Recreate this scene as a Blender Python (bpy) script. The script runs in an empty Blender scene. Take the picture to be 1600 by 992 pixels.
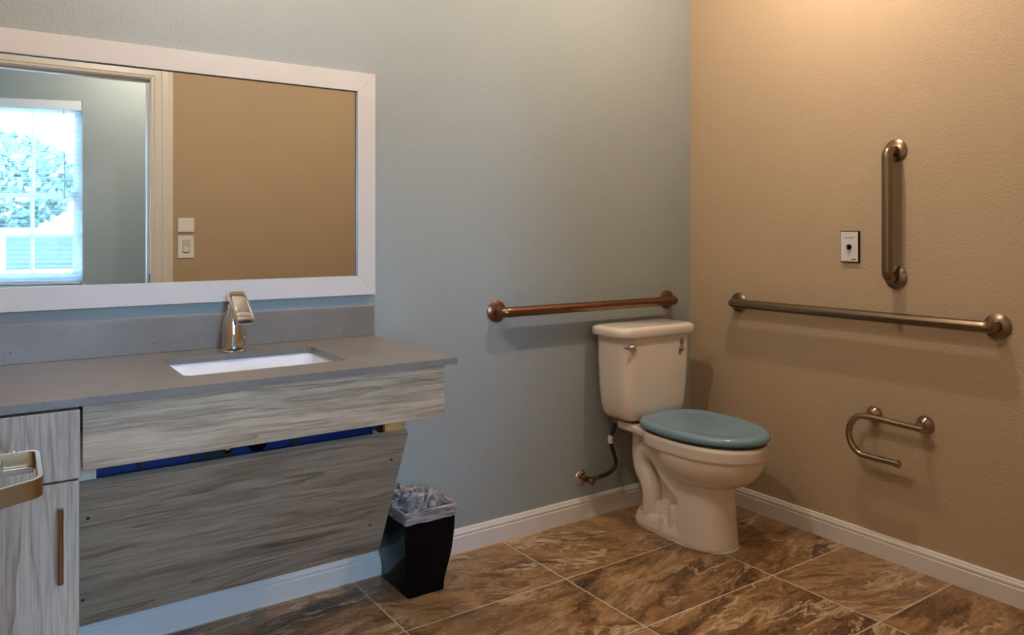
import bpy, bmesh, math, random
from mathutils import Vector, Matrix, noise
C = bpy.context.scene.collection
SC = bpy.context.scene
PI = math.pi

# ------------------------------------------------------------------ camera, world, light, exposure
CAM = Vector((-2.724, -2.476, 1.195))
YAW = math.atan2(1732, 1197)
cd = bpy.data.cameras.new('camera'); cam = bpy.data.objects.new('camera', cd); C.objects.link(cam)
cam.location = CAM
cam.rotation_euler = (PI / 2, 0, YAW - PI / 2)
cd.sensor_width = 36; cd.lens = 36 * 1197 / 1600
cd.shift_y = -133 / 1600; cd.clip_start = 0.02
SC.camera = cam
vs = SC.view_settings
vs.view_transform = 'Standard'; vs.look = 'None'; vs.gamma = 1; vs.use_curve_mapping = False
vs.exposure = 0.17
SC.cycles.max_bounces = 10; SC.cycles.diffuse_bounces = 5; SC.cycles.glossy_bounces = 6
SC.cycles.caustics_reflective = False; SC.cycles.caustics_refractive = False
SC.cycles.sample_clamp_indirect = 6

w = bpy.data.worlds.new('sky'); SC.world = w; w.use_nodes = True
bg = w.node_tree.nodes['Background']; bg.inputs[0].default_value = (0.33, 0.60, 1.0, 1); bg.inputs[1].default_value = 85.0

def lamp(name, loc, power, col, r):
    l = bpy.data.lights.new(name, 'POINT'); l.energy = power; l.color = col; l.shadow_soft_size = r
    o = bpy.data.objects.new(name, l); o.location = loc; C.objects.link(o); return o
LAMPS = [((-0.60, -0.86, 2.53), 36, (1.0, 0.83, 0.68)), ((-1.95, -0.90, 2.53), 34, (1.0, 0.87, 0.75)), ((-2.3, -0.42, 2.53), 10, (1.0, 0.87, 0.75))]
for p, e, c in LAMPS: lamp('point_light', p, e, c, 0.022)
lamp('point_light', (-1.9, -2.95, 2.5), 24, (1.0, 0.92, 0.82), 0.05)  # added hall light with no fixture, brightens the hall wall in the mirror
# daylight portal at the hall window
WA = math.atan2(0.150, 0.469)            # the hall window wall stands at this angle
WO = Vector((-2.158, -3.572, 0))         # right edge of the window on that wall
WU = Vector((math.cos(WA), math.sin(WA), 0)); WN = Vector((-math.sin(WA), math.cos(WA), 0))
pl = bpy.data.lights.new('window_daylight', 'AREA'); pl.shape = 'RECTANGLE'; pl.size = 0.95; pl.size_y = 1.3
pl.cycles.is_portal = True
po = bpy.data.objects.new('window_daylight', pl); C.objects.link(po)
pc = WO - WU * 0.47 - WN * 0.16
po.location = (pc.x, pc.y, 1.47)
po.rotation_euler = (WN).to_track_quat('-Z', 'Z').to_euler()

# ------------------------------------------------------------------ materials
def new_mat(name):
    m = bpy.data.materials.new(name); m.use_nodes = True
    nt = m.node_tree; b = nt.nodes['Principled BSDF']; return m, nt, b
def N(nt, t, **k):
    n = nt.nodes.new(t)
    for a, v in k.items(): setattr(n, a, v)
    return n
def ramp(nt, fac, stops):
    r = N(nt, 'ShaderNodeValToRGB'); e = r.color_ramp.elements
    while len(e) < len(stops): e.new(0.5)
    for i, (p, c) in enumerate(stops): e[i].position = p; e[i].color = (c[0], c[1], c[2], 1)
    nt.links.new(fac, r.inputs[0]); return r.outputs[0]
def pos(nt, scale=(1, 1, 1), rot=(0, 0, 0), loc=(0, 0, 0)):
    g = N(nt, 'ShaderNodeNewGeometry'); m = N(nt, 'ShaderNodeMapping')
    m.inputs['Scale'].default_value = scale; m.inputs['Rotation'].default_value = rot; m.inputs['Location'].default_value = loc
    nt.links.new(g.outputs['Position'], m.inputs[0]); return m.outputs[0]
def noise_n(nt, vec, scale, detail=4, rough=0.5, dist=0.0):
    n = N(nt, 'ShaderNodeTexNoise'); n.inputs['Scale'].default_value = scale; n.inputs['Detail'].default_value = detail
    n.inputs['Roughness'].default_value = rough; n.inputs['Distortion'].default_value = dist
    if vec is not None: nt.links.new(vec, n.inputs['Vector'])
    return n
def bump(nt, b, h, strength, dist):
    n = N(nt, 'ShaderNodeBump'); n.inputs['Strength'].default_value = strength; n.inputs['Distance'].default_value = dist
    nt.links.new(h, n.inputs['Height']); nt.links.new(n.outputs[0], b.inputs['Normal']); return n
def mixc(nt, fac, a, b, mode='MIX'):
    n = N(nt, 'ShaderNodeMix'); n.data_type = 'RGBA'; n.blend_type = mode
    for i, v in ((0, fac), (6, a), (7, b)):
        if isinstance(v, (int, float)): n.inputs[i].default_value = v
        elif isinstance(v, tuple): n.inputs[i].default_value = (*v[:3], 1)
        else: nt.links.new(v, n.inputs[i])
    return n.outputs[2]
def math_n(nt, op, a, b=None, c=None):
    n = N(nt, 'ShaderNodeMath', operation=op)
    for i, v in enumerate((a, b, c)):
        if v is None: continue
        if isinstance(v, (int, float)): n.inputs[i].default_value = v
        else: nt.links.new(v, n.inputs[i])
    return n.outputs[0]

def plain(name, col, rough=0.5, metal=0.0, spec=0.5, var=0.04, vscale=8.0, coat=0.0, bump_s=0.0):
    m, nt, b = new_mat(name)
    nz = noise_n(nt, pos(nt), vscale, 3)
    lo = tuple(max(0, c * (1 - var)) for c in col); hi = tuple(min(1, c * (1 + var)) for c in col)
    nt.links.new(ramp(nt, nz.outputs[0], [(0.3, lo), (0.7, hi)]), b.inputs['Base Color'])
    b.inputs['Roughness'].default_value = rough; b.inputs['Metallic'].default_value = metal
    b.inputs['Specular IOR Level'].default_value = spec; b.inputs['Coat Weight'].default_value = coat
    b.inputs['Coat Roughness'].default_value = 0.04
    if bump_s: bump(nt, b, noise_n(nt, pos(nt), 120, 3).outputs[0], bump_s, 0.001)
    return m

def wall_paint(name, col):
    m, nt, b = new_mat(name)
    n1 = noise_n(nt, pos(nt), 1.6, 3); 
    lo = tuple(c * 0.97 for c in col); hi = tuple(c * 1.03 for c in col)
    nt.links.new(ramp(nt, n1.outputs[0], [(0.3, lo), (0.7, hi)]), b.inputs['Base Color'])
    b.inputs['Roughness'].default_value = 0.6; b.inputs['Specular IOR Level'].default_value = 0.3
    n2 = noise_n(nt, pos(nt), 120, 3, 0.5, 0.4)
    h = ramp(nt, n2.outputs[0], [(0.35, (0, 0, 0)), (0.62, (1, 1, 1))])
    bump(nt, b, h, 0.5, 0.0012)
    return m

def wood(name, axis, dark=(0.12, 0.082, 0.050), mid=(0.34, 0.252, 0.165), light=(0.50, 0.395, 0.275)):
    """grey-brown laminate, the grain running along x (axis 0) or z (axis 2)"""
    m, nt, b = new_mat(name)
    def sc(l, y, c): return (l, y, c) if axis == 0 else (c, y, l)
    base = pos(nt, sc(0.55, 2, 8.0), (0, 0, 0), (3.1, 1.7, 0.4))
    warp = noise_n(nt, pos(nt, sc(1.1, 1, 4.0)), 1.6, 3, 0.5)
    v = N(nt, 'ShaderNodeVectorMath', operation='MULTIPLY_ADD')
    nt.links.new(warp.outputs['Color'], v.inputs[0]); v.inputs[1].default_value = sc(0.25, 0.3, 0.75); nt.links.new(base, v.inputs[2])
    big = noise_n(nt, v.outputs[0], 2.1, 9, 0.66, 0.05)
    col = ramp(nt, big.outputs[0], [(0.30, dark), (0.41, mid), (0.53, light), (0.64, mid), (0.75, tuple(c * 1.08 for c in light))])
    fine = noise_n(nt, pos(nt, sc(1.6, 30, 60)), 3.0, 5, 0.7)
    f = ramp(nt, fine.outputs[0], [(0.32, (0.60, 0.56, 0.52)), (0.52, (1.0, 1.0, 1.0)), (0.7, (1.08, 1.08, 1.08))])
    out = mixc(nt, 1.0, col, f, 'MULTIPLY')
    ln = noise_n(nt, v.outputs[0], 1.2, 2, 0.4, 0.1)
    l1 = math_n(nt, 'FRACT', math_n(nt, 'MULTIPLY', ln.outputs[0], 11.0))
    lm = ramp(nt, l1, [(0.0, (0.50, 0.44, 0.39)), (0.05, (0.62, 0.57, 0.52)), (0.22, (1, 1, 1)), (0.97, (1, 1, 1))])
    msk = ramp(nt, noise_n(nt, pos(nt, sc(0.9, 1, 3.5), (0, 0, 0), (5, 5, 9)), 2.2, 3).outputs[0], [(0.42, (0.12, 0.12, 0.12)), (0.6, (0.85, 0.85, 0.85))])
    out = mixc(nt, msk, out, mixc(nt, 1.0, out, lm, 'MULTIPLY'))
    nt.links.new(out, b.inputs['Base Color'])
    b.inputs['Roughness'].default_value = 0.42; b.inputs['Specular IOR Level'].default_value = 0.4
    bump(nt, b, fine.outputs[0], 0.12, 0.0006)
    return m

def travertine():
    m, nt, b = new_mat('travertine_tile')
    g = N(nt, 'ShaderNodeNewGeometry'); sx = N(nt, 'ShaderNodeSeparateXYZ'); nt.links.new(g.outputs['Position'], sx.inputs[0])
    tx = math_n(nt, 'DIVIDE', math_n(nt, 'ADD', sx.outputs[0], 0.460 + 0.611 * 20), 0.611)
    ty = math_n(nt, 'DIVIDE', math_n(nt, 'ADD', sx.outputs[1], 0.020 + 0.388 * 30), 0.388)
    ix = math_n(nt, 'FLOOR', tx); iy = math_n(nt, 'FLOOR', ty); fx = math_n(nt, 'FRACT', tx); fy = math_n(nt, 'FRACT', ty)
    cx = N(nt, 'ShaderNodeCombineXYZ'); nt.links.new(ix, cx.inputs[0]); nt.links.new(iy, cx.inputs[1])
    wn = N(nt, 'ShaderNodeTexWhiteNoise'); wn.noise_dimensions = '3D'; nt.links.new(cx.outputs[0], wn.inputs['Vector'])
    # distance to grout in metres
    dx = math_n(nt, 'MULTIPLY', math_n(nt, 'MINIMUM', fx, math_n(nt, 'SUBTRACT', 1.0, fx)), 0.611)
    dy = math_n(nt, 'MULTIPLY', math_n(nt, 'MINIMUM', fy, math_n(nt, 'SUBTRACT', 1.0, fy)), 0.388)
    d = math_n(nt, 'MINIMUM', dx, dy)
    # tile-local coordinates with its own offset, tilt of the veins
    rot = N(nt, 'ShaderNodeVectorRotate'); rot.rotation_type = 'Z_AXIS'
    nt.links.new(g.outputs['Position'], rot.inputs['Vector'])
    nt.links.new(math_n(nt, 'MULTIPLY', math_n(nt, 'SUBTRACT', wn.outputs['Value'], 0.35), 0.9), rot.inputs['Angle'])
    ofs = N(nt, 'ShaderNodeVectorMath', operation='MULTIPLY_ADD')
    nt.links.new(wn.outputs['Color'], ofs.inputs[0]); ofs.inputs[1].default_value = (37, 41, 23); nt.links.new(rot.outputs[0], ofs.inputs[2])
    st = N(nt, 'ShaderNodeMapping'); st.inputs['Scale'].default_value = (1.0, 2.6, 1); nt.links.new(ofs.outputs[0], st.inputs[0])
    wv = noise_n(nt, st.outputs[0], 2.4, 5, 0.6, 0.6)
    wp = N(nt, 'ShaderNodeVectorMath', operation='MULTIPLY_ADD'); nt.links.new(wv.outputs['Color'], wp.inputs[0]); wp.inputs[1].default_value = (0.55, 0.55, 0.2); nt.links.new(st.outputs[0], wp.inputs[2])
    n1 = noise_n(nt, wp.outputs[0], 3.2, 9, 0.66, 0.3)
    n1v = math_n(nt, 'ADD', n1.outputs[0], math_n(nt, 'MULTIPLY', math_n(nt, 'SUBTRACT', wn.outputs['Value'], 0.5), 0.10))
    col = ramp(nt, n1v, [(0.30, (0.045, 0.022, 0.010)), (0.41, (0.15, 0.075, 0.030)), (0.49, (0.26, 0.135, 0.052)), (0.56, (0.38, 0.22, 0.10)), (0.63, (0.17, 0.095, 0.045)), (0.73, (0.56, 0.39, 0.22))])
    n2 = noise_n(nt, wp.outputs[0], 1.15, 8, 0.66, 1.4)
    v1 = math_n(nt, 'ABSOLUTE', math_n(nt, 'SUBTRACT', n2.outputs[0], 0.5))
    vein = ramp(nt, v1, [(0.0, (1, 1, 1)), (0.012, (0.8, 0.8, 0.8)), (0.022, (0.15, 0.15, 0.15)), (0.04, (0, 0, 0))])
    n3 = noise_n(nt, st.outputs[0], 30, 7, 0.72, 0.8)
    fl = ramp(nt, n3.outputs[0], [(0.55, (0, 0, 0)), (0.64, (1, 1, 1))])
    dk = ramp(nt, noise_n(nt, wp.outputs[0], 7.5, 9, 0.8, 0.5).outputs[0], [(0.34, (0.34, 0.28, 0.24)), (0.50, (1, 1, 1))])
    vm = ramp(nt, noise_n(nt, ofs.outputs[0], 2.0, 2).outputs[0], [(0.42, (0, 0, 0)), (0.56, (1, 1, 1))])
    c2 = mixc(nt, math_n(nt, 'MULTIPLY', math_n(nt, 'MULTIPLY', vein, 0.8), vm), col, (0.62, 0.47, 0.29))
    c3 = mixc(nt, math_n(nt, 'MULTIPLY', fl, 0.5), c2, (0.50, 0.37, 0.23))
    c4 = mixc(nt, 1.0, c3, dk, 'MULTIPLY')
    gm = ramp(nt, d, [(0.0, (1, 1, 1)), (0.0023, (1, 1, 1)), (0.0031, (0, 0, 0))])
    c5 = mixc(nt, gm, c4, (0.66, 0.55, 0.42))
    nt.links.new(c5, b.inputs['Base Color'])
    rr = ramp(nt, gm, [(0, (0.36, 0.36, 0.36)), (1, (0.8, 0.8, 0.8))]); nt.links.new(rr, b.inputs['Roughness'])
    b.inputs['Specular IOR Level'].default_value = 0.45
    hh = mixc(nt, gm, mixc(nt, 0.5, n1.outputs['Color'], n3.outputs['Color']), (-1.0, -1.0, -1.0))
    bump(nt, b, hh, 0.3, 0.0015)
    return m

def stone_top():
    m, nt, b = new_mat('grey_brown_quartz')
    n1 = noise_n(nt, pos(nt), 5, 5, 0.6)
    c = ramp(nt, n1.outputs[0], [(0.3, (0.165, 0.148, 0.125)), (0.7, (0.225, 0.20, 0.17))])
    v = N(nt, 'ShaderNodeTexVoronoi'); v.inputs['Scale'].default_value = 34; nt.links.new(pos(nt), v.inputs['Vector'])
    v2 = noise_n(nt, pos(nt), 11, 3)
    dots = math_n(nt, 'MULTIPLY', ramp(nt, v.outputs['Distance'], [(0.06, (1, 1, 1)), (0.12, (0, 0, 0))]), ramp(nt, v2.outputs[0], [(0.50, (0, 0, 0)), (0.58, (1, 1, 1))]))
    f = noise_n(nt, pos(nt), 160, 3, 0.7)
    c2 = mixc(nt, 1.0, c, ramp(nt, f.outputs[0], [(0.3, (0.88, 0.88, 0.88)), (0.7, (1.08, 1.08, 1.08))]), 'MULTIPLY')
    nt.links.new(mixc(nt, dots, c2, (0.05, 0.05, 0.055)), b.inputs['Base Color'])
    b.inputs['Roughness'].default_value = 0.33; b.inputs['Specular IOR Level'].default_value = 0.55
    return m

def metal(name, col, rough, aniso=0.0):
    m, nt, b = new_mat(name)
    n = noise_n(nt, pos(nt), 300, 3)
    nt.links.new(ramp(nt, n.outputs[0], [(0.2, tuple(c * 0.96 for c in col)), (0.8, col)]), b.inputs['Base Color'])
    b.inputs['Metallic'].default_value = 1; b.inputs['Roughness'].default_value = rough
    return m

M = {}
M['blue'] = wall_paint('blue_grey_paint', (0.305, 0.332, 0.312))
M['beige'] = wall_paint('tan_paint', (0.44, 0.325, 0.205))
M['hallblue'] = wall_paint('hall_paint', (0.40, 0.43, 0.41))
M['ceil'] = plain('ceiling_paint', (0.58, 0.55, 0.51), 0.8)
M['trim'] = plain('trim_enamel', (0.70, 0.655, 0.59), 0.35, var=0.02)
M['mframe'] = plain('mirror_frame_paint', (0.585, 0.545, 0.495), 0.4, var=0.03)
M['floor'] = travertine()
M['stone'] = stone_top()
M['wood_h'] = wood('laminate_horizontal', 0)
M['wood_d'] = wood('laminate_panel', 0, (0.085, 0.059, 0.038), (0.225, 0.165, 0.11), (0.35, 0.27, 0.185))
M['wood_v'] = wood('laminate_vertical', 2, (0.29, 0.23, 0.175), (0.38, 0.31, 0.24), (0.43, 0.36, 0.285))
M['raw'] = plain('raw_pine', (0.62, 0.52, 0.38), 0.7, var=0.15, vscale=30)
M['orange'] = plain('orange_plywood', (0.55, 0.29, 0.10), 0.6, var=0.15, vscale=30)
M['dark'] = plain('black_reveal', (0.012, 0.012, 0.014), 0.7)
M['bluedaylight'] = plain('blue_gap_daylight', (0.003, 0.016, 0.12), 0.4, var=0.2)  # blue daylight on the wall in the vanity gap, put into the colour
M['ceramic'] = plain('bone_ceramic', (0.80, 0.71, 0.60), 0.09, var=0.015, coat=0.5)
M['sink'] = plain('white_ceramic', (0.86, 0.86, 0.86), 0.10, var=0.01, coat=0.5)
M['seat'] = plain('blue_seat_plastic', (0.17, 0.285, 0.35), 0.17, var=0.02, coat=0.0)
M['seatdark'] = plain('dark_bumper', (0.02, 0.03, 0.035), 0.5)
M['bronze'] = metal('brushed_bronze', (0.27, 0.195, 0.13), 0.27)
M['copperb'] = metal('oiled_copper', (0.25, 0.135, 0.08), 0.30)
M['nickel'] = metal('polished_nickel', (0.42, 0.33, 0.25), 0.11)
M['chrome'] = metal('chrome', (0.74, 0.71, 0.67), 0.05)
M['brushed'] = metal('brushed_steel', (0.55, 0.50, 0.45), 0.28)
M['lever'] = metal('antique_brass', (0.44, 0.31, 0.18), 0.30)
M['black'] = plain('black_plastic', (0.0015, 0.0015, 0.003), 0.10, var=0.1, spec=0.16)
M['rubber'] = plain('black_rubber', (0.014, 0.012, 0.011), 0.5)
M['white'] = plain('white_plastic', (0.80, 0.78, 0.74), 0.35)
M['plate'] = plain('satin_plate', (0.66, 0.62, 0.58), 0.35)
M['tag'] = plain('paper_tag', (0.65, 0.62, 0.58), 0.6, var=0.1)
M['ink'] = plain('black_ink', (0.02, 0.018, 0.016), 0.5)
M['inkblue'] = plain('blue_ink', (0.03, 0.07, 0.22), 0.5)
M['inkgreen'] = plain('green_ink', (0.02, 0.12, 0.05), 0.5)
M['blind'] = plain('white_blind', (0.85, 0.87, 0.9), 0.5)
M['vinyl'] = plain('white_vinyl', (0.8, 0.82, 0.82), 0.4)
M['foliage'] = plain('tree_leaves', (0.085, 0.12, 0.09), 0.7, var=0.5)
M['bark'] = plain('tree_bark', (0.02, 0.016, 0.012), 0.8, var=0.3)
M['lawn'] = plain('lawn_grass', (0.035, 0.06, 0.03), 0.9, var=0.3)
M['asphalt'] = plain('street_asphalt', (0.02, 0.03, 0.04), 0.9, var=0.3)
M['van'] = plain('white_car_paint', (0.25, 0.25, 0.25), 0.3)
M['redcar'] = plain('red_car_paint', (0.12, 0.01, 0.02), 0.3)
M['carglass'] = plain('car_glass', (0.02, 0.025, 0.03), 0.1)
m, nt, b = new_mat('mirror_glass'); b.inputs['Base Color'].default_value = (0.80, 0.82, 0.79, 1); b.inputs['Metallic'].default_value = 1; b.inputs['Roughness'].default_value = 0.015
M['mirror'] = m
m, nt, b = new_mat('window_glass')
tr = N(nt, 'ShaderNodeBsdfTransparent'); gl = N(nt, 'ShaderNodeBsdfGlossy'); gl.inputs['Roughness'].default_value = 0.02
mx = N(nt, 'ShaderNodeMixShader'); mx.inputs[0].default_value = 0.06
nt.links.new(tr.outputs[0], mx.inputs[1]); nt.links.new(gl.outputs[0], mx.inputs[2]); nt.links.new(mx.outputs[0], nt.nodes['Material Output'].inputs[0])
M['glass'] = m
m, nt, b = new_mat('bin_liner')
b.inputs['Base Color'].default_value = (0.46, 0.41, 0.39, 1); b.inputs['Roughness'].default_value = 0.28; b.inputs['Specular IOR Level'].default_value = 0.6
nz = noise_n(nt, pos(nt, (1, 1, 5)), 13, 3, 0.5, 1.2)
nt.links.new(ramp(nt, nz.outputs[0], [(0.40, (0.35, 0.35, 0.35)), (0.62, (0.9, 0.9, 0.9))]), b.inputs['Alpha'])
bump(nt, b, noise_n(nt, pos(nt, (1, 1, 7)), 22, 3, 0.6, 1.0).outputs[0], 0.5, 0.003)
M['liner'] = m
m, nt, b = new_mat('lamp_glow'); b.inputs['Base Color'].default_value = (0.9, 0.9, 0.9, 1)
b.inputs['Emission Color'].default_value = (1, 0.85, 0.7, 1); b.inputs['Emission Strength'].default_value = 6
M['glow'] = m

# ------------------------------------------------------------------ mesh helpers (all in world metres; the origin is moved to each mesh's centre)
def bx(bm, x0, x1, y0, y1, z0, z1, bev=0.0, seg=2):
    r = bmesh.ops.create_cube(bm, size=1.0)
    for v in r['verts']:
        v.co = Vector(((x0 + x1) / 2 + v.co.x * (x1 - x0), (y0 + y1) / 2 + v.co.y * (y1 - y0), (z0 + z1) / 2 + v.co.z * (z1 - z0)))
    if bev:
        es = list({e for v in r['verts'] for e in v.link_edges})
        bmesh.ops.bevel(bm, geom=es, offset=bev, segments=seg, profile=0.5, affect='EDGES')
def loft(bm, rings, cap0=True, cap1=True, closed=True):
    vr = [[bm.verts.new(p) for p in r] for r in rings]
    n = len(rings[0])
    for a, c in zip(vr[:-1], vr[1:]):
        for i in range(n if closed else n - 1):
            bm.faces.new((a[i], a[(i + 1) % n], c[(i + 1) % n], c[i]))
    if cap0: bm.faces.new(list(reversed(vr[0])))
    if cap1: bm.faces.new(vr[-1])
    return vr
def frames(path):
    pts = [Vector(p) for p in path]; out = []
    up = None
    for i, p in enumerate(pts):
        t = (pts[min(i + 1, len(pts) - 1)] - pts[max(i - 1, 0)]).normalized()
        if up is None:
            up = Vector((0, 0, 1)) if abs(t.z) < 0.9 else Vector((1, 0, 0))
        up = (up - t * up.dot(t)).normalized(); out.append((p, t, up, t.cross(up)))
    return out
def tube(bm, path, r, n=20, caps=True):
    fr = frames(path); rs = r if isinstance(r, (list, tuple)) else [r] * len(fr)
    loft(bm, [[p + (u * math.cos(2 * PI * k / n) + s * math.sin(2 * PI * k / n)) * rr for k in range(n)] for (p, t, u, s), rr in zip(fr, rs)], caps, caps)
def band(bm, path, wz, th, n_caps=True):
    """flat bar: height wz along z, thickness th"""
    rings = []
    for p, t, u, s in frames(path):
        sd = t.cross(Vector((0, 0, 1))).normalized()
        rings.append([p + sd * th / 2 + Vector((0, 0, wz / 2)), p + sd * th / 2 - Vector((0, 0, wz / 2)), p - sd * th / 2 - Vector((0, 0, wz / 2)), p - sd * th / 2 + Vector((0, 0, wz / 2))])
    loft(bm, rings)
def rounded(path, rad, n=8):
    """round the corners of a polyline"""
    P = [Vector(p) for p in path]; out = [P[0]]
    for i in range(1, len(P) - 1):
        a = (P[i - 1] - P[i]); c = (P[i + 1] - P[i]); r = min(rad, a.length * 0.49, c.length * 0.49)
        p0 = P[i] + a.normalized() * r; p1 = P[i] + c.normalized() * r
        for k in range(n + 1):
            t = k / n; out.append(p0 * (1 - t) ** 2 + P[i] * 2 * t * (1 - t) + p1 * t * t)
    out.append(P[-1]); return out
def lathe(bm, origin, axis, prof, n=32):
    """prof: (distance along axis, radius)"""
    ax = Vector(axis).normalized(); o = Vector(origin)
    u = ax.orthogonal().normalized(); s = ax.cross(u)
    loft(bm, [[o + ax * d + (u * math.cos(2 * PI * k / n) + s * math.sin(2 * PI * k / n)) * max(r, 1e-4) for k in range(n)] for d, r in prof])
def rrect(cx, cy, hx, hy, r, z, n=6):
    out = []
    for sx, sy, a0 in ((1, 1, 0), (-1, 1, 90), (-1, -1, 180), (1, -1, 270)):
        for k in range(n + 1):
            a = math.radians(a0 + 90 * k / n)
            out.append(Vector((cx + sx * (hx - r) + r * math.cos(a), cy + sy * (hy - r) + r * math.sin(a), z)))
    return out
def obj(name, bm, mat, parent=None, smooth=True, angle=35):
    bmesh.ops.recalc_face_normals(bm, faces=bm.faces[:])
    if bm.verts:
        lo = Vector([min(v.co[i] for v in bm.verts) for i in range(3)]); hi = Vector([max(v.co[i] for v in bm.verts) for i in range(3)])
        c = (lo + hi) / 2
    else: c = Vector()
    for v in bm.verts: v.co -= c
    me = bpy.data.meshes.new(name); bm.to_mesh(me); bm.free()
    mats = mat if isinstance(mat, (list, tuple)) else [mat]
    for q in mats: me.materials.append(M[q] if isinstance(q, str) else q)
    if smooth:
        me.polygons.foreach_set('use_smooth', [True] * len(me.polygons))
        me.set_sharp_from_angle(angle=math.radians(angle))
    o = bpy.data.objects.new(name, me); C.objects.link(o)
    if parent:
        o.parent = parent
        pw = Vector(parent.location); q = parent
        while q.parent: q = q.parent; pw += Vector(q.location)
        o.location = c - pw
    else: o.location = c
    return o
def thing(name, label, cat, loc=(0, 0, 0), group=None):
    o = bpy.data.objects.new(name, None); C.objects.link(o); o.location = loc; o.empty_display_size = 0.05
    o['label'] = label; o['category'] = cat
    if group: o['group'] = group
    return o
def tag(o, label, cat, group=None):
    o['label'] = label; o['category'] = cat
    if group: o['group'] = group
    return o
def struct(name, bm, mat, parent=None, **k):
    o = obj(name, bm, mat, parent, **k)
    if not parent: o['kind'] = 'structure'
    return o
def NB(): return bmesh.new()
def text_bm(txt, size, origin, ux, uy, bold=0.0):
    cu = bpy.data.curves.new('lettering', 'FONT'); cu.body = txt; cu.size = size; cu.align_x = 'CENTER'; cu.align_y = 'CENTER'; cu.offset = bold; cu.extrude = 0.00015; cu.resolution_u = 3
    to = bpy.data.objects.new('lettering', cu); C.objects.link(to)
    bpy.context.view_layer.update()
    me = bpy.data.meshes.new_from_object(to.evaluated_get(bpy.context.evaluated_depsgraph_get()))
    bm = bmesh.new(); bm.from_mesh(me)
    ux = Vector(ux); uy = Vector(uy); uz = ux.cross(uy); o = Vector(origin)
    for v in bm.verts: c = v.co.copy(); v.co = o + ux * c.x + uy * c.y + uz * c.z
    bpy.data.objects.remove(to); bpy.data.meshes.remove(me); bpy.data.curves.remove(cu)
    return bm

# ------------------------------------------------------------------ room shell
WX = -3.0; CE = 2.6; DY = -2.28; DT = 0.12; JL = -2.80; JR = -1.942; DH = 2.062
b_ = NB(); bx(b_, WX - 0.1, 0.1, 0, 0.1, 0, CE); struct('wall_north', b_, 'blue', smooth=False)
b_ = NB(); bx(b_, 0, 0.1, DY - DT, 0, 0, CE); struct('wall_east', b_, 'beige', smooth=False)
b_ = NB(); bx(b_, WX - 0.1, WX, DY - DT, 0, 0, CE); struct('wall_west', b_, 'beige', smooth=False)
b_ = NB(); bx(b_, JR + 0.02, 0, DY - DT, DY, 0, CE); bx(b_, WX, JL - 0.02, DY - DT, DY, 0, CE); bx(b_, JL - 0.02, JR + 0.02, DY - DT, DY, DH + 0.02, CE)
struct('wall_south', b_, 'beige', smooth=False)
b_ = NB(); bx(b_, -4.2, 0.1, -4.4, 0.1, -0.1, 0); struct('floor', b_, 'floor', smooth=False)
b_ = NB(); bx(b_, -4.2, 0.1, -4.4, 0.1, CE, CE + 0.1); struct('ceiling', b_, 'ceil', smooth=False)
# hall side walls
b_ = NB(); bx(b_, -3.9, -3.8, -4.3, DY - DT, 0, CE); struct('wall_hall_west', b_, 'hallblue', smooth=False)
b_ = NB(); bx(b_, -0.8, -0.7, -3.4, DY - DT, 0, CE); struct('wall_hall_east', b_, 'hallblue', smooth=False)
b_ = NB(); bx(b_, -3.9, WX - 0.1, DY - DT, DY - DT + 0.08, 0, CE); struct('wall_hall_north', b_, 'hallblue', smooth=False)
# hall window wall (rotated), with its opening: u runs along WU from the window's right edge, d along the inward normal
def W(u, d, z): return WO + WU * u + WN * d + Vector((0, 0, z))
def wbx(bm, u0, u1, d0, d1, z0, z1, bev=0):
    t = bmesh.new(); bx(t, u0, u1, d0, d1, z0, z1, bev)
    for v in t.verts: v.co = W(v.co.x, v.co.y, v.co.z)
    me = bpy.data.meshes.new('t'); t.to_mesh(me); t.free(); bm.from_mesh(me); bpy.data.meshes.remove(me)
WL = -0.94; WB = 0.835; WT = 2.10
b_ = NB(); wbx(b_, 0, 1.5, -0.13, 0, 0, CE); wbx(b_, -1.95, WL, -0.13, 0, 0, CE); wbx(b_, WL, 0, -0.13, 0, 0, WB); wbx(b_, WL, 0, -0.13, 0, WT, CE)
struct('wall_hall_south', b_, 'hallblue', smooth=False)

def baseboard(name, p0, p1, nrm):
    """profiled board from p0 to p1 (floor points on the wall face), nrm points into the room"""
    prof = [(0, 0), (0.015, 0), (0.015, 0.058), (0.0125, 0.061), (0.0125, 0.064), (0.0142, 0.067), (0.0135, 0.073), (0.0095, 0.078), (0.0095, 0.081), (0.006, 0.085), (0, 0.086)]
    bm = NB(); n = Vector(nrm)
    rings = [[Vector(p) + n * a + Vector((0, 0, h)) for a, h in prof] for p in (p0, p1)]
    loft(bm, rings)
    return struct(name, bm, 'trim', smooth=False)
baseboard('baseboard_north', (-2.55, 0, 0), (0, 0, 0), (0, -1, 0))
baseboard('baseboard_east', (0, 0, 0), (0, DY, 0), (-1, 0, 0))
baseboard('baseboard_south', (JR + 0.116, DY, 0), (0, DY, 0), (0, 1, 0))
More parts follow.
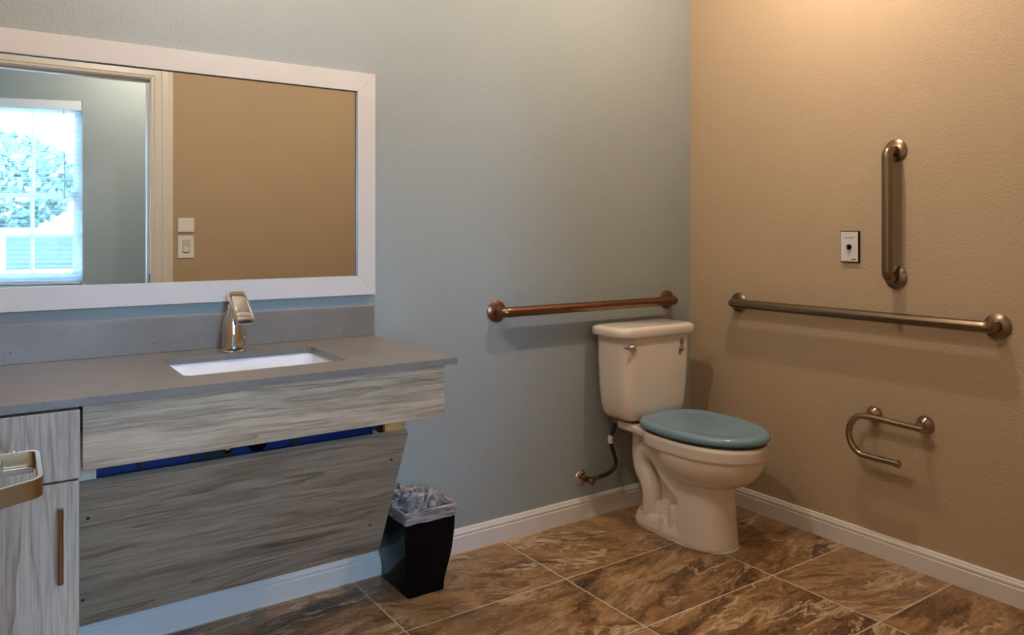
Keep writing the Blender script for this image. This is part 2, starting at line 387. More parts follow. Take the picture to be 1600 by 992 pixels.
# door casing and jamb
b_ = NB()
cprof = [(0.0, 0.0), (0.0, 0.010), (0.012, 0.012), (0.017, 0.017), (0.050, 0.014), (0.056, 0.019), (0.086, 0.021), (0.094, 0.017), (0.112, 0.015), (0.112, 0.0)]
for s, x in ((1, JR + 0.004), (-1, JL - 0.004)):
    loft(b_, [[Vector((x + s * a, DY + h, z + (a if z > 1 else 0))) for a, h in cprof] for z in (0, DH + 0.004)])
loft(b_, [[Vector((x + sg * a, DY + h, DH + 0.004 + a)) for a, h in cprof] for x, sg in ((JL - 0.004, -1), (JR + 0.004, 1))])
struct('trim_1', b_, 'trim', smooth=False)
b_ = NB(); bx(b_, JR, JR + 0.02, DY - DT, DY + 0.0, 0, DH + 0.02); bx(b_, JL - 0.02, JL, DY - DT, DY, 0, DH + 0.02); bx(b_, JL, JR, DY - DT, DY, DH, DH + 0.02)
bx(b_, JR - 0.012, JR, DY - 0.075, DY - 0.04, 0, DH); bx(b_, JL, JR, DY - 0.075, DY - 0.04, DH - 0.012, DH)
struct('trim_2', b_, 'trim', smooth=False)
b_ = NB()
cz = [JR + 0.004, JL - 0.004]
bx(b_, JR, JR + 0.08, DY - DT - 0.016, DY - DT, 0, DH + 0.08); bx(b_, JL - 0.08, JL, DY - DT - 0.016, DY - DT, 0, DH + 0.08); bx(b_, JL, JR, DY - DT - 0.016, DY - DT, DH, DH + 0.08)
struct('trim_3', b_, 'trim', smooth=False)
# strike plate of the latch on the jamb
b_ = NB(); bx(b_, JR - 0.0015, JR + 0.0005, DY - 0.036, DY - 0.006, 0.90, 0.96); o = obj('strike_plate', b_, 'dark'); tag(o, 'small dark strike plate set in the pale door jamb', 'strike plate')

# ------------------------------------------------------------------ hall window
wf = bpy.data.objects.new('window_1', None); C.objects.link(wf); wf.location = W(-0.47, 0, WB); wf['kind'] = 'structure'
b_ = NB()
for u0, u1, z0, z1 in ((WL, WL + 0.05, WB, WT), (-0.05, 0, WB, WT), (WL, 0, WT - 0.05, WT), (WL, 0, WB, WB + 0.05)):
    wbx(b_, u0, u1, -0.12, -0.075, z0, z1)
obj('window_frame', b_, 'vinyl', wf, smooth=False)
MR = 1.43; u0, u1 = WL + 0.05, -0.05
for nm, z0, z1, d in (('upper_sash', MR, WT - 0.05, -0.11), ('lower_sash', WB + 0.05, MR + 0.035, -0.088)):
    b_ = NB(); t = 0.03
    wbx(b_, u0, u0 + t, d - 0.02, d, z0, z1); wbx(b_, u1 - t, u1, d - 0.02, d, z0, z1); wbx(b_, u0, u1, d - 0.02, d, z0, z0 + t); wbx(b_, u0, u1, d - 0.02, d, z1 - t, z1)
    for k in (1, 2):
        uu = u0 + (u1 - u0) * k / 3; wbx(b_, uu - 0.009, uu + 0.009, d - 0.014, d - 0.004, z0, z1)
    zm = (z0 + z1) / 2; wbx(b_, u0, u1, d - 0.014, d - 0.004, zm - 0.009, zm + 0.009)
    sh = obj(nm, b_, 'vinyl', wf, smooth=False)
    b_ = NB(); wbx(b_, u0 + 0.01, u1 - 0.01, d - 0.018, d - 0.015, z0 + 0.01, z1 - 0.01); obj('pane', b_, 'glass', sh, smooth=False)
b_ = NB(); wbx(b_, WL - 0.03, 0.03, -0.075, 0.022, WB - 0.022, WB, 0.004); obj('window_sill', b_, 'trim', wf, smooth=False)
# venetian blind
vb = thing('venetian_blind', 'white horizontal slat blind lowered over the bright hall window in the mirror', 'blind', W(-0.47, -0.03, WB))
b_ = NB(); wbx(b_, WL + 0.012, -0.012, -0.055, -0.008, WT - 0.045, WT - 0.002, 0.003); wbx(b_, WL + 0.006, -0.006, -0.006, 0.004, WT - 0.068, WT - 0.002, 0.003); obj('headrail', b_, 'blind', vb, smooth=False)
sl0 = None; zt = WT - 0.085; ns = 37; st = (zt - (WB + 0.03)) / (ns - 1)
for k in range(ns):
    if sl0 is None:
        b_ = NB(); wbx(b_, WL + 0.015, -0.015, -0.052, -0.014, zt - 0.0009, zt + 0.0009); sl0 = obj('slat', b_, 'blind', vb, smooth=False)
    else:
        s_ = sl0.copy(); C.objects.link(s_); s_.parent = vb; s_.location = Vector(sl0.location) - Vector((0, 0, st * k))
for k in (0.16, 0.5, 0.84):
    b_ = NB(); tube(b_, [W(WL * k, -0.012, WT - 0.06), W(WL * k, -0.012, WB + 0.02)], 0.0012, 8); obj('ladder_cord', b_, 'blind', vb)
b_ = NB(); tube(b_, [W(-0.115, -0.004, WT - 0.07), W(-0.112, -0.004, 1.42)], 0.004, 8); obj('tilt_wand', b_, 'brushed', vb)
b_ = NB(); wbx(b_, WL + 0.015, -0.015, -0.05, -0.016, WB + 0.004, WB + 0.020, 0.003); obj('bottom_rail', b_, 'blind', vb, smooth=False)

# ------------------------------------------------------------------ outdoors, seen in the mirror through the window
b_ = NB(); bx(b_, -30, 22, -45, -4.6, -0.62, -0.5); struct('ground', b_, 'lawn', smooth=False)
b_ = NB(); bx(b_, -30, 22, -17, -9.5, -0.5, -0.485); struct('street', b_, 'asphalt', smooth=False)
random.seed(5)
def leafy(bm, c, rx, ry, rz, n, size):
    for _ in range(n):
        th = random.uniform(0, 2 * PI); cz_ = random.uniform(-1, 1); r = random.uniform(0.55, 1.0) ** 0.5; q = math.sqrt(1 - cz_ * cz_)
        p = Vector(c) + Vector((math.cos(th) * q * rx * r, math.sin(th) * q * ry * r, cz_ * rz * r))
        a = Vector((random.gauss(0, 1), random.gauss(0, 1), random.gauss(0, 1))).normalized(); b2 = a.orthogonal().normalized(); s = size * random.uniform(0.6, 1.4)
        v = [bm.verts.new(p + a * s), bm.verts.new(p + b2 * s * 0.5), bm.verts.new(p - a * s), bm.verts.new(p - b2 * s * 0.5)]; bm.faces.new(v)
for (x, y, h, lab) in ((-2.6, -19.5, 2.2, 'leafy tree beyond the street, seen through the blind near the white wand'), (-7.4, -22.0, 2.6, 'leafy tree beyond the street at the mirror edge, behind the parked cars')):
    t = thing('street_tree', lab, 'tree', (x, y, -0.5), 'trees beyond the street')
    b_ = NB(); tube(b_, [(x, y, -0.5), (x + 0.05, y, 1.0), (x - 0.05, y, 2.6)], [0.16, 0.12, 0.07], 10)
    for k in range(5):
        a = k * 1.3; tube(b_, [(x, y, 1.2 + k * 0.2), (x + math.cos(a) * 0.9, y + math.sin(a) * 0.9, 2.0 + k * 0.25)], [0.06, 0.02], 8)
    obj('trunk', b_, 'bark', t)
    b_ = NB(); leafy(b_, (x, y, h + 0.2), 1.9, 1.7, 1.3, 4200, 0.13); o = obj('crown', b_, 'foliage', t, smooth=False)
b_ = NB()
for k in range(60): leafy(b_, (-7 + k * 0.18, -7.2, 0.1), 0.3, 0.35, 0.42, 110, 0.05)
o = obj('clipped_hedge', b_, 'lawn', smooth=False); tag(o, 'low pale green hedge along the bottom of the window view', 'hedge')
def car(name, lab, x, y, mat, h, L):
    t = thing(name, lab, 'vehicle', (x, y, -0.485))
    prof = [(-L / 2, 0.25), (-L / 2, 0.8), (-L * 0.36, h * 0.62), (-L * 0.22, h), (L * 0.30, h), (L * 0.44, h * 0.62), (L / 2, h * 0.52), (L / 2, 0.25)]
    b_ = NB(); loft(b_, [[Vector((x + a, y + yy, -0.485 + z)) for a, z in prof] for yy in (-0.85, 0.85)]); obj('body', b_, mat, t, smooth=False)
    for q0, q1 in ((-0.20, 0.04), (0.07, 0.29)):
        b_ = NB(); bx(b_, x + L * q0, x + L * q1, y + 0.845, y + 0.86, -0.485 + h * 0.62, -0.485 + h * 0.92); obj('side_window', b_, 'carglass', t, smooth=False)
    for q in (-0.31, 0.31):
        b_ = NB(); lathe(b_, (x + L * q, y + 0.72, -0.485 + 0.32), (0, 1, 0), [(0, 0.05), (0, 0.32), (0.16, 0.32), (0.16, 0.2), (0.15, 0.05)], 24); obj('wheel', b_, 'rubber', t)
car('parked_van', 'white van parked across the street in the mirrored window view', -1.5, -13.0, 'van', 1.75, 4.6)
car('parked_car', 'low red car parked behind the white van at the mirror edge', -4.6, -15.4, 'redcar', 1.4, 4.3)

# ------------------------------------------------------------------ ceiling lamps (above the frame)
for i, (p, e, c) in enumerate(LAMPS):
    t = thing('ceiling_lamp', ['ceiling lamp above the toilet', 'ceiling lamp in the middle of the room', 'ceiling lamp above the sink counter'][i], 'lamp', (p[0], p[1], CE), 'ceiling lamps')
    b_ = NB(); lathe(b_, (p[0], p[1], CE), (0, 0, -1), [(0, 0.02), (0, 0.085), (0.006, 0.085), (0.016, 0.07), (0.016, 0.02)], 36); obj('canopy', b_, 'brushed', t)
    b_ = NB(); lathe(b_, (p[0], p[1], CE - 0.016), (0, 0, -1), [(0, 0.012), (0, 0.024), (0.012, 0.024), (0.012, 0.012)], 24); obj('socket', b_, 'white', t)

# ------------------------------------------------------------------ mirror
MX0, MX1, MZ0, MZ1, MF = -2.955, -1.603, 0.981, 1.743, 0.065
t = thing('wall_mirror', 'wide rectangular mirror with a flat off-white frame above the counter', 'mirror', ((MX0 + MX1) / 2, 0, MZ0))
b_ = NB()
i0, i1, k0, k1 = MX0 + MF, MX1 - MF, MZ0 + MF, MZ1 - MF
for q in (((MX0, MZ0), (MX1, MZ0), (i1, k0), (i0, k0)), ((MX1, MZ0), (MX1, MZ1), (i1, k1), (i1, k0)), ((MX1, MZ1), (MX0, MZ1), (i0, k1), (i1, k1)), ((MX0, MZ1), (MX0, MZ0), (i0, k0), (i0, k1))):
    g = 0.0004
    cq = (sum(a for a, _ in q) / 4, sum(c for _, c in q) / 4)
    qq = [(a + (cq[0] - a) * 0.0008, c + (cq[1] - c) * 0.0008) for a, c in q]
    loft(b_, [[Vector((a, y, c)) for a, c in qq] for y in (-0.001, -0.020)])
obj('frame', b_, 'mframe', t, smooth=False)
b_ = NB(); bx(b_, i0 - 0.004, i1 + 0.004, -0.012, -0.006, k0 - 0.004, k1 + 0.004); obj('glass', b_, 'mirror', t, smooth=False)
b_ = NB()
for a0, a1, c0, c1 in ((i1 - 0.0065, i1 - 0.0045, k0, k1), (i0, i1, k1 - 0.0035, k1 - 0.0015)): bx(b_, a0, a1, -0.0135, -0.0121, c0, c1)
obj('edge_bead', b_, 'seatdark', t, smooth=False)

# ------------------------------------------------------------------ countertop, backsplash, sink, faucet
CZ = 0.839; CT = 0.018; CX1 = -1.613; CY = -0.596
SX0, SX1, SY0, SY1 = -2.313, -1.884, -0.457, -0.152
ct = thing('sink_countertop', 'long grey-brown stone worktop running under the mirror, cut out for the sink', 'countertop', (-2.3, -0.3, CZ - CT))
b_ = NB()
outer = [Vector((WX + 0.002, -0.002, 0)), Vector((CX1, -0.002, 0)), Vector((CX1, CY, 0)), Vector((WX + 0.002, CY, 0))]
hole = rrect((SX0 + SX1) / 2, (SY0 + SY1) / 2, (SX1 - SX0) / 2, (SY1 - SY0) / 2, 0.022, 0, 6)
def plate_with_hole(bm, z0, z1):
    for z in (z0, z1):
        ov = [bm.verts.new((p.x, p.y, z)) for p in outer]; hv = [bm.verts.new((p.x, p.y, z)) for p in hole]
        es = [bm.edges.new((ov[i], ov[(i + 1) % 4])) for i in range(4)] + [bm.edges.new((hv[i], hv[(i + 1) % len(hv)])) for i in range(len(hv))]
        bmesh.ops.triangle_fill(bm, edges=es, use_beauty=True)
        if z == z0: low = (ov, hv)
        else:
            for A, B in ((low[0], ov), (low[1], hv)):
                for i in range(len(A)): bm.faces.new((A[i], A[(i + 1) % len(A)], B[(i + 1) % len(A)], B[i]))
plate_with_hole(b_, CZ - CT, CZ)
obj('worktop', b_, 'stone', ct, smooth=False)
b_ = NB(); bx(b_, WX + 0.002, -1.606, -0.020, -0.001, CZ, CZ + 0.1025, 0.0012, 1); obj('backsplash', b_, 'stone', ct, smooth=False)
t = thing('sink', 'white rectangular undermount sink set in the stone worktop', 'sink', (-2.1, -0.3, CZ - CT - 0.13))
b_ = NB()
cx_, cy_, hx, hy = (SX0 + SX1) / 2, (SY0 + SY1) / 2, (SX1 - SX0) / 2, (SY1 - SY0) / 2
zr = CZ - CT - 0.0005
rings = [rrect(cx_, cy_, hx + 0.03, hy + 0.03, 0.04, zr), rrect(cx_, cy_, hx + 0.004, hy + 0.004, 0.028, zr), rrect(cx_, cy_, hx + 0.001, hy + 0.001, 0.03, zr - 0.008), rrect(cx_, cy_, hx - 0.006, hy - 0.006, 0.035, zr - 0.07), rrect(cx_, cy_, hx - 0.02, hy - 0.02, 0.04, zr - 0.105), rrect(cx_, cy_, hx - 0.06, hy - 0.06, 0.05, zr - 0.118), rrect(cx_, cy_, 0.03, 0.03, 0.0299, zr - 0.122)]
loft(b_, rings, False, True)
lo_ = [rrect(cx_, cy_, hx + 0.03, hy + 0.03, 0.04, zr - 0.012), rrect(cx_, cy_, hx + 0.008, hy + 0.008, 0.04, zr - 0.02), rrect(cx_, cy_, hx - 0.005, hy - 0.005, 0.04, zr - 0.115), rrect(cx_, cy_, hx - 0.06, hy - 0.06, 0.05, zr - 0.132)]
vr = loft(b_, [rings[0]] + lo_, False, True); bmesh.ops.remove_doubles(b_, verts=b_.verts[:], dist=0.0001)
obj('basin', b_, 'sink', t, angle=50)
b_ = NB(); lathe(b_, (cx_, cy_, zr - 0.122), (0, 0, 1), [(0, 0.001), (0, 0.024), (0.003, 0.024), (0.004, 0.018), (0.002, 0.001)], 32); obj('drain', b_, 'chrome', t)
b_ = NB(); tube(b_, rounded([(cx_, cy_, zr - 0.132), (cx_, cy_, 0.60), (cx_ + 0.0, cy_ + 0.09, 0.585), (cx_, cy_ + 0.13, 0.66), (cx_, -0.004, 0.66)], 0.045, 8), 0.018, 20)
obj('drain_trap', b_, 'chrome', t)

fx, fy = -2.106, -0.114
t = thing('sensor_faucet', 'polished metal touchless faucet with slanted spout behind the sink', 'faucet', (fx, fy, CZ))
b_ = NB(); n = 40; rings = []
for k, (h, r, dy) in enumerate([(0.0, 0.0345, 0), (0.004, 0.0345, 0), (0.006, 0.0325, 0), (0.05, 0.0302, 0.0), (0.09, 0.0285, 0.0)]):
    rings.append([Vector((fx + r * math.cos(2 * PI * q / n), fy + dy + r * math.sin(2 * PI * q / n), CZ + h)) for q in range(n)])
r = 0.0240
rings.append([Vector((fx + 0.008 + r * math.cos(2 * PI * q / n), fy + r * math.sin(2 * PI * q / n), CZ + 0.130 + 0.72 * r * math.sin(2 * PI * q / n))) for q in range(n)])
loft(b_, rings); obj('body', b_, 'chrome', t, angle=40)
# slanted head: a rounded slab that runs down and forward
b_ = NB(); A0 = Vector((fx + 0.016, fy + 0.030, CZ + 0.167)); A1 = Vector((fx + 0.010, fy - 0.092, CZ + 0.098)); dr = (A1 - A0).normalized(); nn = Vector((1, 0, 0)).cross(dr).normalized()
if nn.z < 0: nn = -nn
rings = []
for tt, hw, th in ((0.0, 0.0255, 0.010), (0.02, 0.0268, 0.013), (0.3, 0.0272, 0.0155), (0.7, 0.0272, 0.0135), (0.97, 0.0265, 0.0105), (1.0, 0.0255, 0.009)):
    c = A0 + (A1 - A0) * tt; ring = []
    for q in range(28):
        a = 2 * PI * q / 28; ca, sa = math.cos(a), math.sin(a)
        ex = math.copysign(abs(ca) ** 0.45, ca) * hw; ez = math.copysign(abs(sa) ** 0.6, sa) * th
        ring.append(c + Vector((1, 0, 0)) * ex + nn * (ez - (0.0 if sa > 0 else 0.002)))
    rings.append(ring)
loft(b_, rings); sp = obj('spout', b_, 'chrome', t, angle=45)
b_ = NB(); loft(b_, [[A1 + dr * d_ + Vector((1, 0, 0)) * 0.021 * math.cos(q * PI / 12) + nn * (0.0052 * math.sin(q * PI / 12) - 0.002) for q in range(24)] for d_ in (-0.003, 0.0012)]); obj('aerator', b_, 'seatdark', sp)
b_ = NB(); lathe(b_, (fx + 0.026, fy - 0.006, CZ + 0.038), (1, 0, 0), [(0, 0.004), (0, 0.006), (0.008, 0.006), (0.009, 0.003)], 16); tube(b_, [(fx + 0.034, fy - 0.006, CZ + 0.036), (fx + 0.036, fy - 0.008, CZ + 0.062)], [0.0035, 0.0025], 12)
obj('temperature_lever', b_, 'chrome', t)

# ------------------------------------------------------------------ vanity under the worktop
AX0, AX1, AY, AZ0, AZ1 = -2.546, -1.648, -0.584, 0.678, CZ - CT - 0.001
vn = thing('sink_vanity', 'wall-hung grey wood vanity with deep apron and slanted knee panel', 'vanity', (-2.1, -0.3, 0.2))
b_ = NB(); bx(b_, AX0, AX1, AY, AY + 0.019, AZ0, AZ1, 0.0008, 1); obj('apron', b_, 'wood_h', vn, smooth=False)
b_ = NB(); bx(b_, AX1 - 0.05, AX1 - 0.031, AY + 0.02, -0.002, AZ0 + 0.03, AZ1, 0.0008, 1); obj('end_panel', b_, 'wood_h', vn, smooth=False)
# slanted removable panel
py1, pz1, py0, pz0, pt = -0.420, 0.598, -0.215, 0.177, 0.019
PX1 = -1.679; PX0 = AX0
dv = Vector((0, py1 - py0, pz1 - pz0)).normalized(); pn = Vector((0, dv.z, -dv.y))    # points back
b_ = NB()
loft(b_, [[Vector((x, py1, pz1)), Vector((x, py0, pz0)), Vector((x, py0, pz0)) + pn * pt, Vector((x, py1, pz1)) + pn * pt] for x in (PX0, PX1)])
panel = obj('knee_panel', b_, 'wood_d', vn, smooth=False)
panel['label'] = 'darker slanted removable panel'
for x, s in ((-2.515, 0.78), (-2.515, 0.20), (-1.715, 0.80), (-1.735, 0.26)):
    c = Vector((x, py0, pz0)) + Vector((0, py1 - py0, pz1 - pz0)) * s
    b_ = NB(); lathe(b_, c + pn * 0.001, -pn, [(0, 0.0005), (0, 0.0042), (0.0016, 0.0042), (0.0012, 0.001)], 16); obj('screw_cap', b_, 'dark', panel)
# gap between apron and panel: support cleats, added panel painted daylight blue, supply stops
b_ = NB(); bx(b_, -2.546, -2.500, -0.400, -0.36, 0.56, AZ0 + 0.04); obj('support_cleat', b_, 'raw', vn, smooth=False)
b_ = NB(); bx(b_, -1.745, -1.688, -0.400, -0.385, 0.56, AZ0 + 0.04); obj('support_cleat', b_, 'orange', vn, smooth=False)
b_ = NB(); bx(b_, -1.706, -1.680, -0.395, -0.02, 0.57, AZ0 + 0.04); obj('support_bracket', b_, 'wood_h', vn, smooth=False)
b_ = NB(); bx(b_, -2.546, -1.76, -0.345, -0.335, 0.52, 0.80); sb = obj('gap_daylight_panel', b_, 'bluedaylight', vn, smooth=False); sb['label'] = 'added dark blue panel painting the daylight in the gap'  # added panel; its blue stands in for daylight on the wall behind
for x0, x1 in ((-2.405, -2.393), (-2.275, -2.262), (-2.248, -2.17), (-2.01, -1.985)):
    b_ = NB(); bx(b_, x0, x1, -0.352, -0.3455, 0.52, 0.80); obj('added_gap_strip', b_, 'dark', sb, smooth=False)
b_ = NB(); lathe(b_, (-2.105, -0.346, 0.622), (0, -1, 0), [(0, 0.004), (0, 0.026), (0.012, 0.026), (0.02, 0.018), (0.022, 0.004)], 28); obj('trap_nut', b_, 'nickel', vn)
b_ = NB(); lathe(b_, (-2.185, -0.353, 0.612), (0, -1, 0), [(0, 0.002), (0, 0.008), (0.008, 0.008), (0.009, 0.002)], 16); obj('stop_knob', b_, 'chrome', vn)

# ------------------------------------------------------------------ cabinet at the left
cb = thing('base_cabinet', 'pale grey wood cabinet with one drawer above a door, left of the vanity', 'cabinet', (-2.77, -0.3, 0))
GX0, GX1, GY = WX + 0.004, -2.552, -0.600
b_ = NB(); bx(b_, GX0, GX1 - 0.002, GY + 0.021, -0.003, 0.09, CZ - CT - 0.001); bx(b_, GX0, GX1 - 0.002, GY + 0.08, -0.003, 0.0, 0.09)
obj('body', b_, ['wood_v'], cb, smooth=False)
b_ = NB(); bx(b_, GX0 + 0.001, GX1 - 0.004, GY + 0.0185, GY + 0.0208, 0.10, CZ - CT - 0.002); obj('reveal', b_, 'dark', cb, smooth=False)
b_ = NB(); bx(b_, GX0, GX1, GY, GY + 0.018, 0.669, CZ - CT - 0.006, 0.0008, 1); obj('drawer', b_, 'wood_v', cb, smooth=False)
b_ = NB(); bx(b_, GX0, GX1 - 0.002, GY, GY + 0.018, 0.095, 0.664, 0.0008, 1); dr_ = obj('door', b_, 'wood_v', cb, smooth=False)
b_ = NB(); tube(b_, [(-2.591, GY - 0.032, 0.620), (-2.591, GY - 0.032, 0.463)], 0.006, 20)
for z in (0.598, 0.485): tube(b_, [(-2.591, GY, z), (-2.591, GY - 0.032, z)], 0.0045, 14)
obj('handle', b_, 'nickel', dr_)

# ------------------------------------------------------------------ entry door swung in at the far left, with its lever
do = bpy.data.objects.new('door_1', None); C.objects.link(do); do.location = (-2.76, -1.66, 0); do['kind'] = 'structure'
b_ = NB(); bx(b_, -2.783, -2.745, -2.14, -1.30, 0.008, 2.05, 0.001, 1); obj('door_leaf', b_, 'trim', do, smooth=False)
hd = bpy.data.objects.new('lever_handle', None); C.objects.link(hd); hd.parent = do; hd.location = Vector((-2.745, -1.42, 0.93)) - Vector(do.location)
hd['label'] = 'brass toned lever handle'
b_ = NB(); lathe(b_, (-2.7449, -1.422, 0.930), (1, 0, 0), [(0, 0.004), (0, 0.026), (0.006, 0.026), (0.009, 0.022), (0.009, 0.004)], 32); obj('rose', b_, 'lever', hd)
b_ = NB(); tube(b_, [(-2.737, -1.427, 0.926), (-2.7065, -1.432, 0.926)], 0.0085, 20); obj('spindle', b_, 'brushed', hd)
b_ = NB(); band(b_, rounded([(-2.737, -1.421, 0.930), (-2.6715, -1.4225, 0.931), (-2.6735, -1.534, 0.928), (-2.712, -1.551, 0.927), (-2.740, -1.560, 0.927)], 0.012, 8), 0.0200, 0.0045)
obj('grip', b_, 'lever', hd, angle=50)
b_ = NB(); bx(b_, -2.736, -2.6755, -1.4320, -1.4262, 0.917, 0.9235, 0.001, 1); obj('inner_bar', b_, 'brushed', hd, smooth=False)
b_ = NB(); lathe(b_, (-2.694, -1.4215, 0.9395), (0, 0, 1), [(0, 0.001), (0, 0.0028), (0.002, 0.0026), (0.004, 0.001)], 12); obj('set_screw', b_, 'chrome', hd)

# ------------------------------------------------------------------ grab bars
FR = 0.042
def flange(bm, p, nrm):
    lathe(bm, p, nrm, [(0.0, 0.01), (0.0, FR), (0.004, FR), (0.0065, 0.038), (0.014, 0.0235), (0.0145, 0.01)], 40)
def grab_bar(lab, p0, p1, nrm, mat, seam=None, hole=None):
    n = Vector(nrm); p0 = Vector(p0); p1 = Vector(p1)
    t = thing('grab_bar', lab, 'grab bar', (p0 + p1) / 2)
    b_ = NB(); tube(b_, rounded([p0 + n * 0.004, p0 + n * 0.057, p1 + n * 0.057, p1 + n * 0.004], 0.030, 10), 0.0195, 28); br = obj('bar', b_, mat, t)
    for p in (p0, p1):
        b_ = NB(); flange(b_, p, n); obj('flange', b_, mat, t)
    ax = (p1 - p0).normalized()
    for e, s in ((p0, 1), (p1, -1)):
        b_ = NB(); c = e + n * 0.057 + ax * s * 0.046; lathe(b_, c - ax * 0.004, ax, [(0, 0.019), (0, 0.0199), (0.008, 0.0199), (0.008, 0.019)], 28); obj('weld_ring', b_, mat, br)
    if seam:
        b_ = NB(); c = p0 + (p1 - p0) * seam + n * 0.057; lathe(b_, c - ax * 0.0012, ax, [(0, 0.019), (0, 0.0200), (0.0024, 0.0200), (0.0024, 0.019)], 28); obj('seam', b_, 'dark', br)
    if hole:
        c = p0 + (p1 - p0) * hole + n * 0.0765 + Vector((0, 0, 0.003)); b_ = NB(); lathe(b_, c - n * 0.001, n, [(0, 0.0005), (0, 0.0035), (0.0014, 0.0035), (0.0014, 0.0005)], 14); obj('pin_hole', b_, 'dark', br)
grab_bar('copper toned horizontal grab bar on the blue wall behind the toilet tank', (-1.087, 0, 0.889), (-0.155, 0, 0.889), (0, -1, 0), 'copperb', 0.533, 0.318)
grab_bar('long dark bronze horizontal grab bar on the tan wall beside the toilet', (0, -0.284, 0.889), (0, -1.322, 0.889), (-1, 0, 0), 'bronze')
grab_bar('short vertical bronze grab bar on the tan wall above the long bar', (0, -0.983, 1.490), (0, -0.983, 1.033), (-1, 0, 0), 'bronze')

# ------------------------------------------------------------------ toilet paper holder
tp = thing('toilet_paper_holder', 'empty open-ended U-shaped metal paper holder low on the tan wall', 'paper holder', (0, -1.0, 0.5))
for y in (-0.903, -1.089):
    b_ = NB(); z = 0.521; lathe(b_, (0, y, z), (-1, 0, 0), [(0, 0.005), (0, 0.030), (0.003, 0.031), (0.008, 0.030), (0.015, 0.025), (0.022, 0.017), (0.026, 0.013), (0.045, 0.0125), (0.058, 0.012)], 36); obj('mount_post', b_, 'nickel', tp)
tz, bz, tx_ = 0.5235, 0.378, -0.068
pth = [Vector((tx_, -1.108, tz - 0.006)), Vector((tx_, -0.925, tz))]
rad = (tz - bz) / 2; cyy, czz = -0.905, (tz + bz) / 2
for k in range(1, 16):
    a = PI / 2 + PI * k / 16; pth.append(Vector((tx_, cyy - rad * math.cos(a) * 1.0 * 0.88, czz + rad * math.sin(a))))
pth += [Vector((tx_, -0.925, bz)), Vector((tx_, -1.020, bz))]
b_ = NB(); tube(b_, pth, 0.0115, 24); obj('rod', b_, 'nickel', tp)
b_ = NB(); lathe(b_, (tx_, -1.018, bz), (0, -1, 0), [(0, 0.004), (0, 0.0132), (0.012, 0.0138), (0.016, 0.011), (0.018, 0.004)], 28); obj('end_cap', b_, 'nickel', tp)
b_ = NB(); lathe(b_, (tx_, -1.104, tz - 0.006), (0, -1, 0), [(0, 0.004), (0, 0.0128), (0.010, 0.0128), (0.013, 0.009), (0.014, 0.002)], 28); obj('end_cap', b_, 'nickel', tp)

# ------------------------------------------------------------------ nurse call plate on the tan wall
ya, yb, za, zb = -0.770, -0.846, 1.082, 1.200
cp = thing('call_station', 'white emergency call plate with a black edge on the tan wall', 'wall plate', (0, (ya + yb) / 2, za))
b_ = NB(); bx(b_, -0.010, 0, yb, ya, za, zb, 0.001, 1); obj('backplate', b_, 'black', cp, smooth=False)
b_ = NB(); bx(b_, -0.0115, -0.0098, yb + 0.003, ya - 0.003, za + 0.003, zb - 0.003); fp = obj('faceplate', b_, 'plate', cp, smooth=False)
yc = (ya + yb) / 2
def wt(s, size, y, z, bold): return text_bm(s, size, (-0.0116, y, z), (0, -1, 0), (0, 0, 1), bold)
obj('lettering', wt('CALL FOR HELP', 0.0058, yc, zb - 0.026, 0.0002), 'ink', fp, smooth=False)
obj('lettering', wt('jeron', 0.0082, yc - 0.018, za + 0.011, 0.0006), 'ink', fp, smooth=False)
b_ = NB(); lathe(b_, (-0.0112, yc, zb - 0.010), (-1, 0, 0), [(0, 0.001), (0, 0.0028), (0.0012, 0.0022), (0.0013, 0.001)], 16); obj('screw', b_, 'brushed', fp)
b_ = NB(); lathe(b_, (-0.0112, yc, za + 0.012), (-1, 0, 0), [(0, 0.001), (0, 0.0022), (0.001, 0.0018), (0.0012, 0.001)], 16); obj('screw', b_, 'brushed', fp)
b_ = NB(); lathe(b_, (-0.0112, yc, 1.140), (-1, 0, 0), [(0, 0.003), (0, 0.010), (0.004, 0.0098), (0.010, 0.0085), (0.013, 0.006), (0.014, 0.001)], 28); obj('call_knob', b_, 'black', cp)
b_ = NB(); lathe(b_, (-0.025, yc + 0.002, 1.140), (-1, 0, 0), [(0, 0.0005), (0, 0.003), (0.001, 0.003), (0.0012, 0.0005)], 12); obj('indicator', b_, 'brushed', cp)

# ------------------------------------------------------------------ switch plates on the door wall (seen in the mirror)
sx = -1.7535
o = NB(); bx(o, sx - 0.044, sx + 0.044, DY, DY + 0.010, 1.196, 1.277, 0.003, 2); o = obj('blank_wall_plate', o, 'white', smooth=False); tag(o, 'blank square white plate above the light switch, seen in the mirror', 'wall plate')
sw = thing('light_switch', 'white rocker light switch beside the door casing, seen in the mirror', 'light switch', (sx, DY, 1.05))
b_ = NB(); bx(b_, sx - 0.044, sx + 0.044, DY, DY + 0.006, 1.046, 1.176, 0.0025, 2); obj('plate', b_, 'white', sw, smooth=False)
b_ = NB(); loft(b_, [[Vector((sx - 0.016, DY + 0.0055, z0)), Vector((sx + 0.016, DY + 0.0055, z0)), Vector((sx + 0.016, DY + h, z0)), Vector((sx - 0.016, DY + h, z0))] for z0, h in ((1.081, 0.013), (1.114, 0.007), (1.147, 0.010))]); obj('rocker', b_, 'plate', sw, smooth=False)
b_ = NB()
for x0, x1, z0, z1 in ((sx - 0.0185, sx - 0.0168, 1.079, 1.149), (sx + 0.0168, sx + 0.0185, 1.079, 1.149), (sx - 0.0185, sx + 0.0185, 1.149, 1.1505), (sx - 0.0185, sx + 0.0185, 1.0775, 1.079)): bx(b_, x0, x1, DY + 0.0055, DY + 0.0064, z0, z1)
obj('rocker_gap', b_, 'seatdark', sw, smooth=False)

